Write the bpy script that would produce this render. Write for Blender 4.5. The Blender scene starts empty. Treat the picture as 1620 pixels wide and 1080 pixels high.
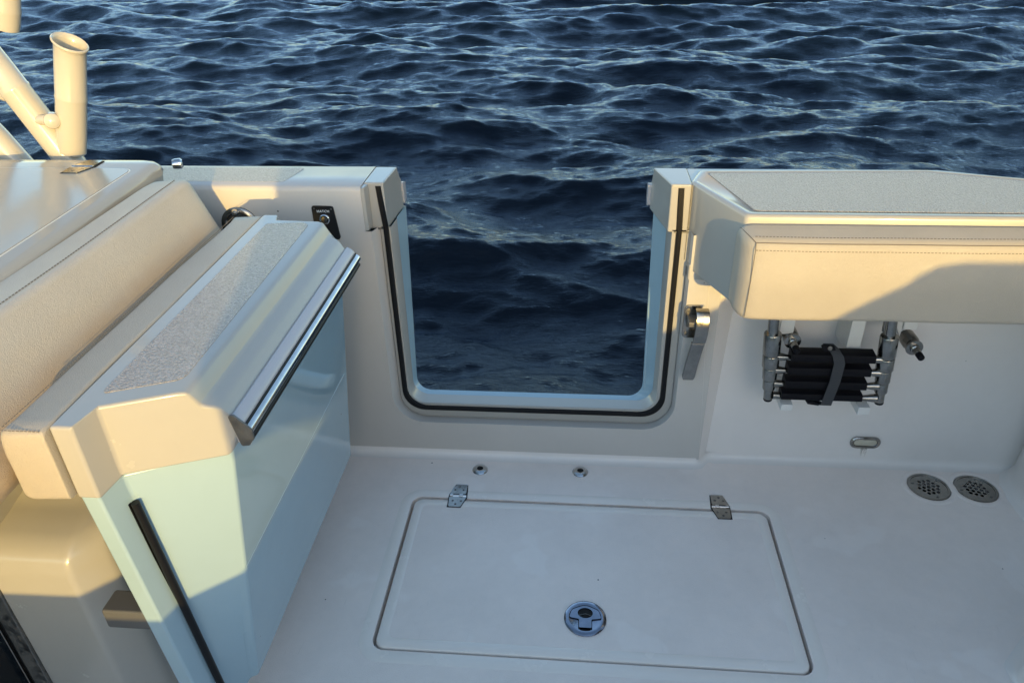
import bpy, bmesh, math, random
import numpy as np
from mathutils import Vector, Matrix

random.seed(7)
R = math.radians
scn = bpy.context.scene

# ---------------------------------------------------------------- camera
CAM = Vector((0, 0, 1.35))
PITCH, YAW, ROLL, FPX = .53868, -.099394, -.026657, 1171.9
cy, sy, cp, sp = math.cos(YAW), math.sin(YAW), math.cos(PITCH), math.sin(PITCH)
F = Vector((sy*cp, cy*cp, -sp)); r_ = Vector((cy, -sy, 0)); u_ = r_.cross(F)
cr, sr = math.cos(ROLL), math.sin(ROLL)
r2 = cr*r_ + sr*u_; u2 = -sr*r_ + cr*u_
cam_d = bpy.data.cameras.new('camera'); cam = bpy.data.objects.new('camera', cam_d)
scn.collection.objects.link(cam)
m = Matrix((r2, u2, -F)).transposed().to_4x4(); m.translation = CAM
cam.matrix_world = m
cam_d.sensor_width = 36; cam_d.lens = 36*FPX/1620
cam_d.clip_start = .05; cam_d.clip_end = 6000
scn.camera = cam

# ---------------------------------------------------------------- world, sun, exposure
SUN_AZ, SUN_EL = R(15), R(8.5)           # azimuth measured from -y towards +x
sdir = Vector((math.sin(SUN_AZ)*math.cos(SUN_EL), -math.cos(SUN_AZ)*math.cos(SUN_EL), math.sin(SUN_EL)))
world = bpy.data.worlds.new("World"); scn.world = world; world.use_nodes = True
nt = world.node_tree; nt.nodes.clear()
sky = nt.nodes.new('ShaderNodeTexSky'); sky.sky_type = 'NISHITA'; sky.sun_disc = False
sky.sun_elevation = SUN_EL; sky.sun_rotation = math.pi - SUN_AZ
sky.air_density = 1.0; sky.dust_density = 0.7; sky.ozone_density = 1.2
bg = nt.nodes.new('ShaderNodeBackground'); bg.inputs['Strength'].default_value = .14
out = nt.nodes.new('ShaderNodeOutputWorld')
nt.links.new(sky.outputs[0], bg.inputs[0]); nt.links.new(bg.outputs[0], out.inputs[0])
sl = bpy.data.lights.new('sun', 'SUN'); sl.energy = 1.4; sl.angle = R(.4); sl.color = (1, .67, .20)
so = bpy.data.objects.new('sun', sl); scn.collection.objects.link(so)
so.rotation_euler = sdir.to_track_quat('Z', 'Y').to_euler(); so.location = (2, -4, 3)
vs = scn.view_settings; vs.view_transform = 'Standard'; vs.look = 'None'; vs.gamma = 1
vs.exposure = 1.77
scn.cycles.caustics_reflective = False; scn.cycles.caustics_refractive = False; scn.cycles.sample_clamp_indirect = 4; vs.use_curve_mapping = False

# ---------------------------------------------------------------- materials
def mat(name, col, rough=.4, metal=0, coat=0, spec=.5, ior=None):
    m = bpy.data.materials.new(name); m.use_nodes = True
    b = m.node_tree.nodes['Principled BSDF']
    b.inputs['Base Color'].default_value = (*col, 1); b.inputs['Roughness'].default_value = rough
    b.inputs['Metallic'].default_value = metal; b.inputs['Coat Weight'].default_value = coat
    b.inputs['Coat Roughness'].default_value = .06
    b.inputs['Specular IOR Level'].default_value = spec
    if ior: b.inputs['IOR'].default_value = ior
    return m
def nodes(m): return m.node_tree.nodes, m.node_tree.links, m.node_tree.nodes['Principled BSDF']
def tc(m, scale=(1, 1, 1)):
    n, l, b = nodes(m)
    t = n.new('ShaderNodeTexCoord'); mp = n.new('ShaderNodeMapping'); mp.inputs['Scale'].default_value = scale
    g = n.new('ShaderNodeNewGeometry')
    l.new(g.outputs['Position'], mp.inputs[0]); return mp.outputs[0]
def noise(m, vec, scale, detail=4, rough=.55, dist=0):
    n, l, b = nodes(m); t = n.new('ShaderNodeTexNoise')
    t.inputs['Scale'].default_value = scale; t.inputs['Detail'].default_value = detail
    t.inputs['Roughness'].default_value = rough; t.inputs['Distortion'].default_value = dist
    l.new(vec, t.inputs['Vector']); return t.outputs['Fac']
def ramp(m, fac, stops):
    n, l, b = nodes(m); t = n.new('ShaderNodeValToRGB'); e = t.color_ramp.elements
    while len(e) < len(stops): e.new(.5)
    for i, (p, c) in enumerate(stops):
        e[i].position = p; e[i].color = (c, c, c, 1) if not hasattr(c, '__len__') else (*c, 1)
    l.new(fac, t.inputs[0]); return t.outputs[0]
def mul(m, a, b_, mode='MULTIPLY', f=1.0):
    n, l, b = nodes(m); t = n.new('ShaderNodeMix'); t.data_type = 'RGBA'; t.blend_type = mode
    if not isinstance(f, (int, float)): l.new(f, t.inputs[0])
    else: t.inputs[0].default_value = f
    for s, v in ((6, a), (7, b_)):
        if isinstance(v, tuple): t.inputs[s].default_value = (*v, 1)
        else: l.new(v, t.inputs[s])
    return t.outputs[2]
def math_(m, op, a, b_=0.0, c=0.0, clamp=False):
    n, l, _ = nodes(m); t = n.new('ShaderNodeMath'); t.operation = op; t.use_clamp = clamp
    for i, v in enumerate((a, b_, c)):
        if isinstance(v, (int, float)): t.inputs[i].default_value = v
        else: l.new(v, t.inputs[i])
    return t.outputs[0]
def bump(m, h, dist, strength=1.0, prev=None):
    n, l, b = nodes(m); t = n.new('ShaderNodeBump')
    t.inputs['Distance'].default_value = dist; t.inputs['Strength'].default_value = strength
    l.new(h, t.inputs['Height'])
    if prev is not None: l.new(prev, t.inputs['Normal'])
    l.new(t.outputs[0], b.inputs['Normal']); return t.outputs[0]
def sep(m, v):
    n, l, _ = nodes(m); t = n.new('ShaderNodeSeparateXYZ'); l.new(v, t.inputs[0]); return t.outputs
def vor(m, vec, scale, feature='F1', rnd=1.0):
    n, l, _ = nodes(m); t = n.new('ShaderNodeTexVoronoi'); t.feature = feature
    t.inputs['Scale'].default_value = scale; t.inputs['Randomness'].default_value = rnd
    l.new(vec, t.inputs['Vector']); return t

def specks(m, v, scale, thr):
    """tiny dark grains of dirt: only some voronoi cells carry one"""
    t = vor(m, v, scale)
    near = math_(m, 'LESS_THAN', t.outputs['Distance'], thr)
    n, l, _ = nodes(m); s = n.new('ShaderNodeSeparateColor'); l.new(t.outputs['Color'], s.inputs[0])
    keep = math_(m, 'GREATER_THAN', s.outputs[0], .72)
    return math_(m, 'MULTIPLY', near, keep)

def gelcoat(name, col, rough=.22, dirt=.1, sp_=True, coat=.3):
    m = mat(name, col, rough, coat=coat); n, l, b = nodes(m); v = tc(m)
    f = noise(m, v, 3.2, 6, .6, .3); c = ramp(m, f, [(.25, 1-dirt), (.75, 1.0)])
    base = mul(m, col, c)
    f3 = noise(m, v, 30, 6, .7, .3); c3 = ramp(m, f3, [(.35, 1.0), (.8, 1-dirt*.4)])
    base = mul(m, base, c3)
    if sp_:
        s = specks(m, v, 13, .028); base = mul(m, base, (.05, .045, .04), 'MIX', s)
    l.new(base, b.inputs['Base Color'])
    f2 = noise(m, v, 14, 5, .6); rr = ramp(m, f2, [(.2, rough*.9), (.85, rough*1.2)]); l.new(rr, b.inputs['Roughness'])
    h = noise(m, v, 5, 2, .5); bump(m, h, .004, .25)
    return m

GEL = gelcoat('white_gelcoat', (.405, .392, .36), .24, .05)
LINER = gelcoat('cockpit_liner_gelcoat', (.80, .755, .715), .30, .07)
LID = gelcoat('glossy_lid_gelcoat', (.42, .39, .34), .15, .06, coat=0)
LID.node_tree.nodes['Principled BSDF'].inputs['Specular IOR Level'].default_value = .30
BLUE = gelcoat('ice_blue_gelcoat', (.34, .475, .55), .12, .05, coat=.6)
# deck: fine moulded texture
LINER2 = gelcoat('darkened_liner_gelcoat', (.545, .52, .485), .32, .06, coat=0)  # darker copy of the liner tone, offsets the open sky on the gunwale
LINER2.node_tree.nodes['Principled BSDF'].inputs['Specular IOR Level'].default_value = .35
DECK = gelcoat('deck_gelcoat', (.90, .81, .75), .42, .13, coat=0)
RIM = gelcoat('smooth_deck_gelcoat', (.86, .795, .73), .25, .05, coat=.2)
n, l, b = nodes(DECK); v = tc(DECK)
bump(DECK, noise(DECK, v, 420, 3, .6), .0010, .7)
src = b.inputs['Base Color'].links[0].from_socket
bl = ramp(DECK, noise(DECK, v, 5.5, 3, .45, .2), [(.60, 0.0), (.635, .22)])
c2_ = mul(DECK, src, (.95, .90, .86), 'MIX', bl)
sc_ = tc(DECK, (9, 1.3, 1)); sm = ramp(DECK, noise(DECK, sc_, 14, 6, .7, 1.2), [(.62, 1.0), (.78, .86)])
l.new(mul(DECK, c2_, sm), b.inputs['Base Color'])

def nonskid_mat():
    m = mat('nonskid_texture', (.5, .49, .47), .30); n, l, b = nodes(m); v = tc(m)
    t = vor(m, v, 270); h = noise(m, v, 260, 3, .7)
    hh = math_(m, 'ADD', math_(m, 'MULTIPLY', t.outputs['Distance'], .8), h)
    bump(m, hh, .0040, 1.0)
    c = ramp(m, h, [(.35, (.31, .29, .29)), (.65, (.53, .50, .50))]); l.new(c, b.inputs['Base Color'])
    return m
NONSKID = nonskid_mat()
def vinyl(name, col, stain=0):
    m = mat(name, col, .46, coat=0.0, spec=.45); n, l, b = nodes(m); v = tc(m)
    t = vor(m, v, 420, 'DISTANCE_TO_EDGE'); a = noise(m, v, 260, 4, .6, .6); w = noise(m, v, 14, 3, .6, 1.5)
    h = math_(m, 'ADD', math_(m, 'MULTIPLY', t.outputs[0], 1.2), math_(m, 'MULTIPLY', a, .9))
    p = bump(m, h, .0011, .6)
    bump(m, w, .003, .2, p)
    c = mul(m, col, ramp(m, noise(m, v, 5, 5, .6), [(.3, .90), (.7, 1.0)]))
    if stain:
        z = sep(m, v)[2]
        k = math_(m, 'SUBTRACT', .835, math_(m, 'ADD', z, math_(m, 'MULTIPLY', noise(m, v, 6, 4, .6), .06)))
        k = math_(m, 'MULTIPLY', k, 13, clamp=True)
        k = math_(m, 'MULTIPLY', k, ramp(m, noise(m, v, 3.1, 4, .6), [(.35, .25), (.65, .9)]))
        c = mul(m, c, (.50, .32, .14), 'MIX', math_(m, 'MULTIPLY', k, .75))
    l.new(c, b.inputs['Base Color']); return m
VINYL = vinyl('cream_vinyl', (.43, .39, .33))
VINYL_D = vinyl('worn_cream_vinyl', (.54, .475, .39), 1)
RUB = mat('black_rubber', (.006, .006, .007), .4, spec=.25)
RUBM = mat('matt_black_rubber', (.0035, .0035, .006), .6, spec=.18)
n, l, b = nodes(RUBM); bump(RUBM, noise(RUBM, tc(RUBM), 300, 3), .0006, .4)
def steel(name, col, rough):
    m = mat(name, col, rough, 1); n, l, b = nodes(m); v = tc(m)
    rr = ramp(m, noise(m, v, 60, 6, .7), [(.3, rough*.6), (.75, rough*2.0)]); l.new(rr, b.inputs['Roughness'])
    c = mul(m, col, ramp(m, noise(m, v, 35, 5, .7), [(.3, .75), (.65, 1.0)])); l.new(c, b.inputs['Base Color'])
    bump(m, noise(m, v, 45, 3, .6), .0006, .35)
    return m
STEEL = steel('stainless_steel', (.36, .345, .32), .16)
CHROME = steel('polished_chrome', (.62, .62, .62), .08)
DULL = steel('brushed_grey_metal', (.24, .235, .225), .45)
DARK = mat('dark_hole', (.004, .004, .004), .8)
LATCH = steel('blue_grey_chrome', (.30, .33, .40), .12)
BRK = mat('grey_moulded_bracket', (.10, .10, .10), .6)
STRIP = mat('grey_plastic_strip', (.46, .45, .47), .28, coat=.3)
POLY = mat('white_board_plastic', (.68, .67, .64), .45)
POWDER = gelcoat('cream_powder_coat', (.48, .45, .385), .2, .08, coat=.4)
THREAD = mat('grey_thread', (.16, .14, .12), .8)
WEB = mat('grey_webbing', (.045, .047, .052), .75)
n, l, b = nodes(WEB)
w_ = n.new('ShaderNodeTexWave'); w_.inputs['Scale'].default_value = 260; l.new(tc(WEB), w_.inputs['Vector']); bump(WEB, w_.outputs[1], .0006, .5)
LENS = mat('yellowed_lens', (.50, .46, .36), .25, coat=.5)
INK = mat('white_lettering', (.75, .75, .73), .5)
GLASS = mat('tinted_glass', (.02, .02, .02), .08, spec=.8)
PLATE = mat('black_plate', (.012, .012, .013), .3)

# ---------------------------------------------------------------- mesh helpers
def rnd(pts, r, seg=4):
    """round the corners of a closed 2d polygon; r a number or list"""
    n_ = len(pts); o = []
    for i in range(n_):
        p = Vector(pts[i]); a = Vector(pts[i-1])-p; c = Vector(pts[(i+1) % n_])-p
        ri = r[i] if hasattr(r, '__len__') else r
        if ri <= 0: o.append(tuple(p)); continue
        ang = a.angle(c); d = min(ri/math.tan(ang/2), a.length*.49, c.length*.49); rr = d*math.tan(ang/2)
        bis = (a.normalized()+c.normalized()).normalized(); cen = p + bis*(rr/math.sin(ang/2))
        s = p+a.normalized()*d-cen; e = p+c.normalized()*d-cen
        for k in range(seg+1):
            t = k/seg; w = s.lerp(e, t); w = w.normalized()*s.length
            o.append(tuple(cen+w))
    return o

class MB:
    def __init__(s): s.v = []; s.f = []
    def add(s, vs, fs):
        k = len(s.v); s.v += [tuple(p) for p in vs]; s.f += [tuple(i+k for i in f) for f in fs]; return s
    def loft(s, loops, closed=True, caps=True, ring=False):
        n_ = len(loops[0]); vs = [p for L in loops for p in L]; fs = []
        L = len(loops)
        for i in range(L if ring else L-1):
            a = i*n_; b_ = ((i+1) % L)*n_
            for j in range(n_ if closed else n_-1):
                k = (j+1) % n_; fs.append((a+j, a+k, b_+k, b_+j))
        if caps and closed and not ring:
            fs.append(tuple(range(n_))[::-1]); fs.append(tuple(range((L-1)*n_, L*n_)))
        return s.add(vs, fs)
    def box(s, x0, x1, y0, y1, z0, z1):
        return s.loft([[(x0, y0, z), (x1, y0, z), (x1, y1, z), (x0, y1, z)] for z in (z0, z1)])
    def prism_z(s, poly, z0, z1): return s.loft([[(x, y, z) for x, y in poly] for z in (z0, z1)])
    def prism_x(s, poly, x0, x1): return s.loft([[(x, y, z) for y, z in poly] for x in (x0, x1)])
    def prism_y(s, poly, y0, y1): return s.loft([[(x, y, z) for x, z in poly] for y in (y0, y1)])
    def tube(s, pts, rad, seg=16, caps=True):
        pts = [Vector(p) for p in pts]; loops = []; up = None
        for i, p in enumerate(pts):
            d = ((pts[min(i+1, len(pts)-1)]-pts[max(i-1, 0)])).normalized()
            if up is None: up = d.orthogonal().normalized()
            up = (up-d*up.dot(d)).normalized(); sd = d.cross(up)
            rr = rad[i] if hasattr(rad, '__len__') else rad
            loops.append([tuple(p+rr*(math.cos(t)*up+math.sin(t)*sd)) for t in [2*math.pi*k/seg for k in range(seg)]])
        return s.loft(loops, caps=caps)
    def lathe(s, prof, o, axis=(0, 0, 1), seg=32, caps=True):
        """prof: (radius, height along the axis)"""
        ax = Vector(axis).normalized(); u = ax.orthogonal().normalized(); w = ax.cross(u); o = Vector(o)
        return s.loft([[tuple(o+ax*h+r*(math.cos(t)*u+math.sin(t)*w)) for t in [2*math.pi*k/seg for k in range(seg)]] for r, h in prof], caps=caps)
    def build(s, name, material, parent=None, bevel=0, seg=3, ang=40, loc=None, sub=0):
        me = bpy.data.meshes.new(name)
        o3 = parent_loc(parent) if parent else (Vector(loc) if loc is not None else Vector())
        me.from_pydata([tuple(Vector(p)-o3) for p in s.v], [], s.f); me.update()
        bm = bmesh.new(); bm.from_mesh(me)
        bmesh.ops.remove_doubles(bm, verts=bm.verts, dist=1e-5)
        bmesh.ops.recalc_face_normals(bm, faces=bm.faces)
        for f in bm.faces: f.smooth = True
        for e in bm.edges:
            if len(e.link_faces) == 2 and not bevel: e.smooth = e.calc_face_angle(0) < R(ang)
        bm.to_mesh(me); bm.free()
        me.materials.append(material)
        o = bpy.data.objects.new(name, me); scn.collection.objects.link(o)
        if parent: o.parent = parent
        elif loc is not None: o.location = loc
        if sub:
            md = o.modifiers.new('sub', 'SUBSURF'); md.levels = md.render_levels = sub
        if bevel:
            md = o.modifiers.new('bevel', 'BEVEL'); md.width = bevel; md.segments = seg; md.limit_method = 'ANGLE'
            md.angle_limit = R(28); md.harden_normals = True; md.use_clamp_overlap = True
        return o
def parent_loc(o):
    v = Vector()
    while o: v = v+o.location; o = o.parent
    return v
def thing(name, loc, label, cat, group=None):
    o = bpy.data.objects.new(name, None); scn.collection.objects.link(o); o.location = loc
    o.empty_display_size = .05; return tag(o, label, cat, group)
def tag(o, label=None, cat=None, group=None, kind=None):
    if label: o['label'] = label
    if cat: o['category'] = cat
    if group: o['group'] = group
    if kind: o['kind'] = kind
    return o
def plate_2d(outlines, depth, z=0.0):
    """flat plate with real holes: outlines[0] outer, others holes -> MB in local xy, thickness depth"""
    cu = bpy.data.curves.new('tmp', 'CURVE'); cu.dimensions = '2D'; cu.fill_mode = 'BOTH'; cu.extrude = depth/2
    for poly in outlines:
        s = cu.splines.new('POLY'); s.points.add(len(poly)-1)
        for i, (x, y) in enumerate(poly): s.points[i].co = (x, y, 0, 1)
        s.use_cyclic_u = True
    o = bpy.data.objects.new('tmp', cu); me = o.to_mesh()
    vs_ = [(v.co.x, v.co.y, v.co.z+z) for v in me.vertices]; fs = [tuple(p.vertices) for p in me.polygons]
    o.to_mesh_clear(); bpy.data.objects.remove(o); bpy.data.curves.remove(cu)
    mb = MB(); mb.add(vs_, fs); return mb
def circ(cx, cy_, r, n_=20, ry=None, ph=0): return [(cx+r*math.cos(2*math.pi*k/n_+ph), cy_+(ry or r)*math.sin(2*math.pi*k/n_+ph)) for k in range(n_)]
def moved(mb, fn): o = MB(); o.v = [tuple(fn(*p)) for p in mb.v]; o.f = list(mb.f); return o
def text_mb(txt, size, fn):
    cu = bpy.data.curves.new('tmp', 'FONT'); cu.body = txt; cu.size = size; cu.extrude = .0003; cu.align_x = 'CENTER'
    cu.offset = size*.012; cu.space_character = 1.08
    o = bpy.data.objects.new('tmp', cu); me = o.to_mesh(); mb = MB()
    mb.add([fn(*v.co) for v in me.vertices], [tuple(p.vertices) for p in me.polygons])
    o.to_mesh_clear(); bpy.data.objects.remove(o); bpy.data.curves.remove(cu); return mb
def stitches(pts, normal, name, parent, pitch=.0065, ln=.0038, w=.0011):
    """dashes of thread along a polyline"""
    pts = [Vector(p) for p in pts]; nrm = Vector(normal).normalized(); mb = MB(); carry = 0
    for a, b_ in zip(pts, pts[1:]):
        d = b_-a; L = d.length; d.normalize(); s = nrm.cross(d).normalized(); t = carry
        while t < L:
            c = a+d*t; e = c+d*ln
            q = [c-s*w/2, e-s*w/2, e+s*w/2, c+s*w/2]
            mb.loft([[tuple(p-nrm*.0006) for p in q], [tuple(p+nrm*.0005) for p in q]]); t += pitch
        carry = t-L
    return mb.build(name, THREAD, parent)

ZG, YW = .785, 1.617

# ================================================================ WATER
def ocean():
    N, T = 1024, 26.0
    rng = np.random.default_rng(11)
    k1 = np.fft.fftfreq(N, T/N)*2*np.pi; KX, KY = np.meshgrid(k1, k1, indexing='xy'); K = np.hypot(KX, KY); K[0, 0] = 1
    th = np.arctan2(KY, KX)
    def spec(kp, d, spread, rms, hi, slope=4.0):
        c = np.cos(th-d); D = np.where(c > 0, np.abs(c)**spread, 0)+.012
        S = D*K**(-slope)*np.exp(-1.2*(kp/K)**2)*np.exp(-(K/hi)**2); S[0, 0] = 0
        a = np.sqrt(S)*(rng.normal(size=K.shape)+1j*rng.normal(size=K.shape))
        h = np.fft.ifft2(a).real; return a*(rms/h.std())
    a = spec(2*np.pi/4.0, R(262), 7, .074, 30) + spec(2*np.pi/.80, R(280), 7, .0085, 80, 3.3) + spec(2*np.pi/.26, R(256), 5, .0033, 150, 3.2)
    h = np.fft.ifft2(a).real
    dx = np.fft.ifft2(1j*KX/K*a).real; dy = np.fft.ifft2(1j*KY/K*a).real
    return N, T, h, dx, dy
N_, T_, H_, DX_, DY_ = ocean()
def samp(A, x, y):
    u = (x/T_*N_) % N_; v = (y/T_*N_) % N_
    i = np.floor(u).astype(int); j = np.floor(v).astype(int); fu = u-i; fv = v-j
    i1 = (i+1) % N_; j1 = (j+1) % N_; i %= N_; j %= N_
    return (A[j, i]*(1-fu)+A[j, i1]*fu)*(1-fv)+(A[j1, i]*(1-fu)+A[j1, i1]*fu)*fv
def water():
    rs = [.9]
    while rs[-1] < 22: rs.append(rs[-1]*1.0042)
    while rs[-1] < 4500: rs.append(rs[-1]*1.05)
    rs = np.array(rs); A1 = np.radians(np.arange(38, 148, .28)); A2 = np.radians(np.arange(150, 397, 3.0))
    an = np.concatenate([A1, A2]); na, nr = len(an), len(rs)
    RR, AA = np.meshgrid(rs, an, indexing='ij'); x = RR*np.cos(AA); y = RR*np.sin(AA)
    fade = np.clip(1.6-RR/60, 0, 1)*np.clip((RR-.9)/.3, 0, 1)
    fr = np.where(np.degrees(AA) > 149, .35, 1.0); fade = fade*fr
    ox, oy = 3.0, 7.5
    z = samp(H_, x+ox, y+oy)*fade; X = x+samp(DX_, x+ox, y+oy)*fade*.45; Y = y+samp(DY_, x+ox, y+oy)*fade*.45
    co = np.stack([X, Y, z-.36], -1).reshape(-1, 3)
    idx = np.arange(nr*na).reshape(nr, na); a = idx[:-1]; b_ = idx[1:]
    q = np.stack([a, b_, np.roll(b_, -1, 1), np.roll(a, -1, 1)], -1).reshape(-1, 4)
    me = bpy.data.meshes.new('water'); me.vertices.add(len(co)); me.vertices.foreach_set('co', co.ravel())
    me.loops.add(q.size); me.loops.foreach_set('vertex_index', q.ravel().astype(np.int32))
    me.polygons.add(len(q)); me.polygons.foreach_set('loop_start', np.arange(0, q.size, 4, dtype=np.int32))
    me.polygons.foreach_set('loop_total', np.full(len(q), 4, dtype=np.int32)); me.update(calc_edges=True)
    me.polygons.foreach_set('use_smooth', np.ones(len(q), bool))
    if me.polygons[0].normal.z < 0: me.flip_normals()
    m = mat('sea_water', (.0012, .0050, .011), .13, ior=1.333); n, l, b = nodes(m); v = tc(m, (.6, 1.9, 1))
    h1 = noise(m, v, 8, 7, .66, 1.6); h2 = noise(m, v, 30, 5, .7, 1.4); h3 = noise(m, v, 80, 3, .6, .8)
    p = bump(m, h1, .014, .5); p = bump(m, h2, .0050, .6, p); bump(m, h3, .0014, .5, p)
    
    nrm = [x for x in n if x.type == 'BUMP'][-1].outputs[0]
    gls = n.new('ShaderNodeBsdfGlossy'); gls.inputs['Color'].default_value = (.64, .75, .92, 1); gls.inputs['Roughness'].default_value = .09
    dif = n.new('ShaderNodeBsdfDiffuse'); dif.inputs['Color'].default_value = (.0007, .0026, .0056, 1)
    fr_ = n.new('ShaderNodeFresnel'); fr_.inputs['IOR'].default_value = 1.333; mxw = n.new('ShaderNodeMixShader')
    l.new(nrm, gls.inputs['Normal']); l.new(nrm, fr_.inputs['Normal']); l.new(nrm, dif.inputs['Normal'])
    l.new(math_(m, 'MINIMUM', math_(m, 'MULTIPLY', fr_.outputs[0], .95), .46), mxw.inputs[0]); l.new(dif.outputs[0], mxw.inputs[1]); l.new(gls.outputs[0], mxw.inputs[2])
    l.new(mxw.outputs[0], n['Material Output'].inputs[0])
    me.materials.append(m)
    o = bpy.data.objects.new('water', me); scn.collection.objects.link(o); tag(o, kind='structure')
water()

# ================================================================ DECK (cockpit sole)
def rrect(x0, x1, y0, y1, r, seg=6): return rnd([(x0, y0), (x1, y0), (x1, y1), (x0, y1)], r, seg)
HX0, HX1, HY0, HY1 = -.416, .498, .976, 1.442
d_out = rnd([(-.98, -.98), (1.20, -.98), (1.20, 1.66), (-.98, 1.66)], [0, 0, .0, 0], 8)
DR = [(.934, 1.560, .047), (1.052, 1.560, .047)]
mb = plate_2d([d_out, rrect(HX0, HX1, HY0, HY1, .028)]+[circ(x, y, r+.006, 40) for x, y, r in DR], .004, -.002)
deck = mb.build('deck', DECK); tag(deck, kind='structure')
# gutter under the hatch and the drain bowls
g = MB(); a = rrect(HX0, HX1, HY0, HY1, .028); b2 = rrect(HX0+.02, HX1-.02, HY0+.02, HY1-.02, .02)
g.loft([[(x, y, -.003) for x, y in a], [(x, y, -.03) for x, y in a], [(x, y, -.032) for x, y in b2]], caps=False)
for x, y, r in DR: g.lathe([(r+.006, -.003), (r+.004, -.010), (r-.006, -.011), (r-.008, -.06), (.001, -.06)], (x, y, 0), seg=40, caps=False)
g.build('deck_recess', DECK, deck)
# faint raised ring moulded round each drain
for x, y, r in DR:
    MB().lathe([(r+.022, -.0006), (r+.018, .0014), (r+.010, .0012), (r+.006, -.001)], (x, y, 0), seg=48, caps=False).build('drain_surround', DECK, deck)
# smooth raised border round the hatch opening
g = MB(); lo = []
for off, z in ((.030, -.0003), (.027, .0007), (.006, .0009), (.0, -.001)):
    lo.append([(x, y, z) for x, y in rrect(HX0-off, HX1+off, HY0-off, HY1+off, .028+off)])
g.loft(lo, caps=False).build('hatch_surround', RIM, deck)

hatch = thing('deck_hatch', (.04, 1.2, 0), 'flat off-white hatch panel closed flush in the cockpit floor', 'hatch')
g = MB(); q = .0065
lo = []
for off, z in ((q, -.02), (q, -.004), (q+.0015, -.001), (q+.004, .0004), (.030, .0006), (.032, -.0002)):
    lo.append([(x, y, z) for x, y in rrect(HX0+off, HX1-off, HY0+off, HY1-off, max(.026-off*.4, .012))])
g.loft(lo, caps=False).build('rim', RIM, hatch)
MB().prism_z(rrect(HX0+.0315, HX1-.0315, HY0+.0315, HY1-.0315, .014), -.02, .0004).build('panel', DECK, hatch)

def hinge(cx, cy_, parent, flip=1, name='hinge', tx=None):
    """flush hinge: two tapered leaves, knuckles, three screws each"""
    T = tx or (lambda x, y, z: (cx+x*flip*.88, cy_+y*.95, z))
    z0 = .0022
    hw = [circ(0, 0, 1)]
    leaf1 = rnd([(-.026, .006), (.023, .006), (.023, .044), (-.013, .044)], .004, 3)
    leaf2 = rnd([(-.023, -.044), (.013, -.044), (.026, -.006), (-.026, -.006)], .004, 3)
    s1 = [(.000, .034), (-.012, .022), (.013, .022)]; s2 = [(-.003, -.035), (-.013, -.022), (.012, -.022)]
    a = plate_2d([leaf1]+[circ(x, y, .0036, 12) for x, y in s1], .002, z0)
    b_ = plate_2d([leaf2]+[circ(x, y, .0036, 12) for x, y in s2], .002, z0)
    o = moved(a, T).build(name, STEEL, parent)
    moved(b_, T).build('lower_leaf', STEEL, o)
    und = MB().prism_z([(x*1.05, y*1.03+(.0) ) for x, y in [(-.026, -.044), (.013, -.044), (.027, -.004), (.023, .044), (-.013, .044), (-.027, .004)]], -.001, z0-.0012)
    moved(und, T).build('hinge_pocket', DARK, o)
    k = MB()
    for x0, x1 in ((-.025, -.016), (-.0155, .003), (.0035, .014), (.0145, .025)):
        k.tube([(x0, 0, z0-.0006), (x1, 0, z0-.0006)], .0034, 12)
    for x0, x1 in ((-.0155, .003), (.0145, .025)): k.box(x0, x1, -.0068, 0, z0-.001, z0+.0008)
    for x0, x1 in ((-.025, -.016), (.0035, .014)): k.box(x0, x1, 0, .0068, z0-.001, z0+.0008)
    c = moved(k, T).build('knuckle', CHROME, o)
    for x, y in s1+s2:
        sc = MB().lathe([(.0034, -.0005), (.0034, .0008), (.0016, .0010), (.0014, .0), (.0001, .0)], (x, y, z0), seg=12, caps=False)
        moved(sc, T).build('screw', DULL, o)
    return o
for hx, fl in ((-.298, 1), (.380, -1)):
    h = hinge(hx, 1.449, hatch, fl)
    tag(h, 'stainless hinge at the %s end of the hatch' % ('left' if fl == 1 else 'right'))
    fix = h.location
# hatch lift ring
hx, hy = .036, 1.083
lt = MB().lathe([(.046, .0), (.046, .002), (.043, .0042), (.036, .0046), (.033, .0035), (.001, .0035)], (hx, hy, .0004), seg=48, caps=False).build('lift_latch', LATCH, hatch)
def T2(dz): return lambda x, y, z: (hx+x, hy+y, dz+z)
dpoly = rnd([(-.031, -.002), (-.012, -.006), (-.012, -.028), (.012, -.028), (.012, -.006), (.031, -.002), (.026, .018), (.0, .032), (-.026, .018)], [.003, .003, .002, .002, .003, .003, .012, .02, .012], 5)
MBr = moved(plate_2d([[(x*1.24, y*1.12) for x, y in dpoly]], .0006), T2(.0044)); MBr.build('latch_recess', DARK, lt)
MBr = moved(plate_2d([[(x*1.12, y*.99) for x, y in dpoly], circ(0, .010, .0165, 28, .0135)], .0022), T2(.0058)); MBr.build('pull_ring', LATCH, lt)
MB().lathe([(.0165, .0048), (.012, .0046), (.0, .0046)], (hx, hy+.010, 0), seg=24, caps=False).build('finger_hole', DARK, lt)
MB().prism_z([(hx-.011, hy-.036), (hx+.011, hy-.036), (hx+.011, hy-.028), (hx-.011, hy-.028)], .0042, .0047).build('thumb_slot', DARK, lt)
MB().tube([(hx-.014, hy+.004, .0056), (hx, hy+.0085, .006), (hx+.014, hy+.004, .0056)], .0006, 8).build('spring_lip', STEEL, lt)

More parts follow.
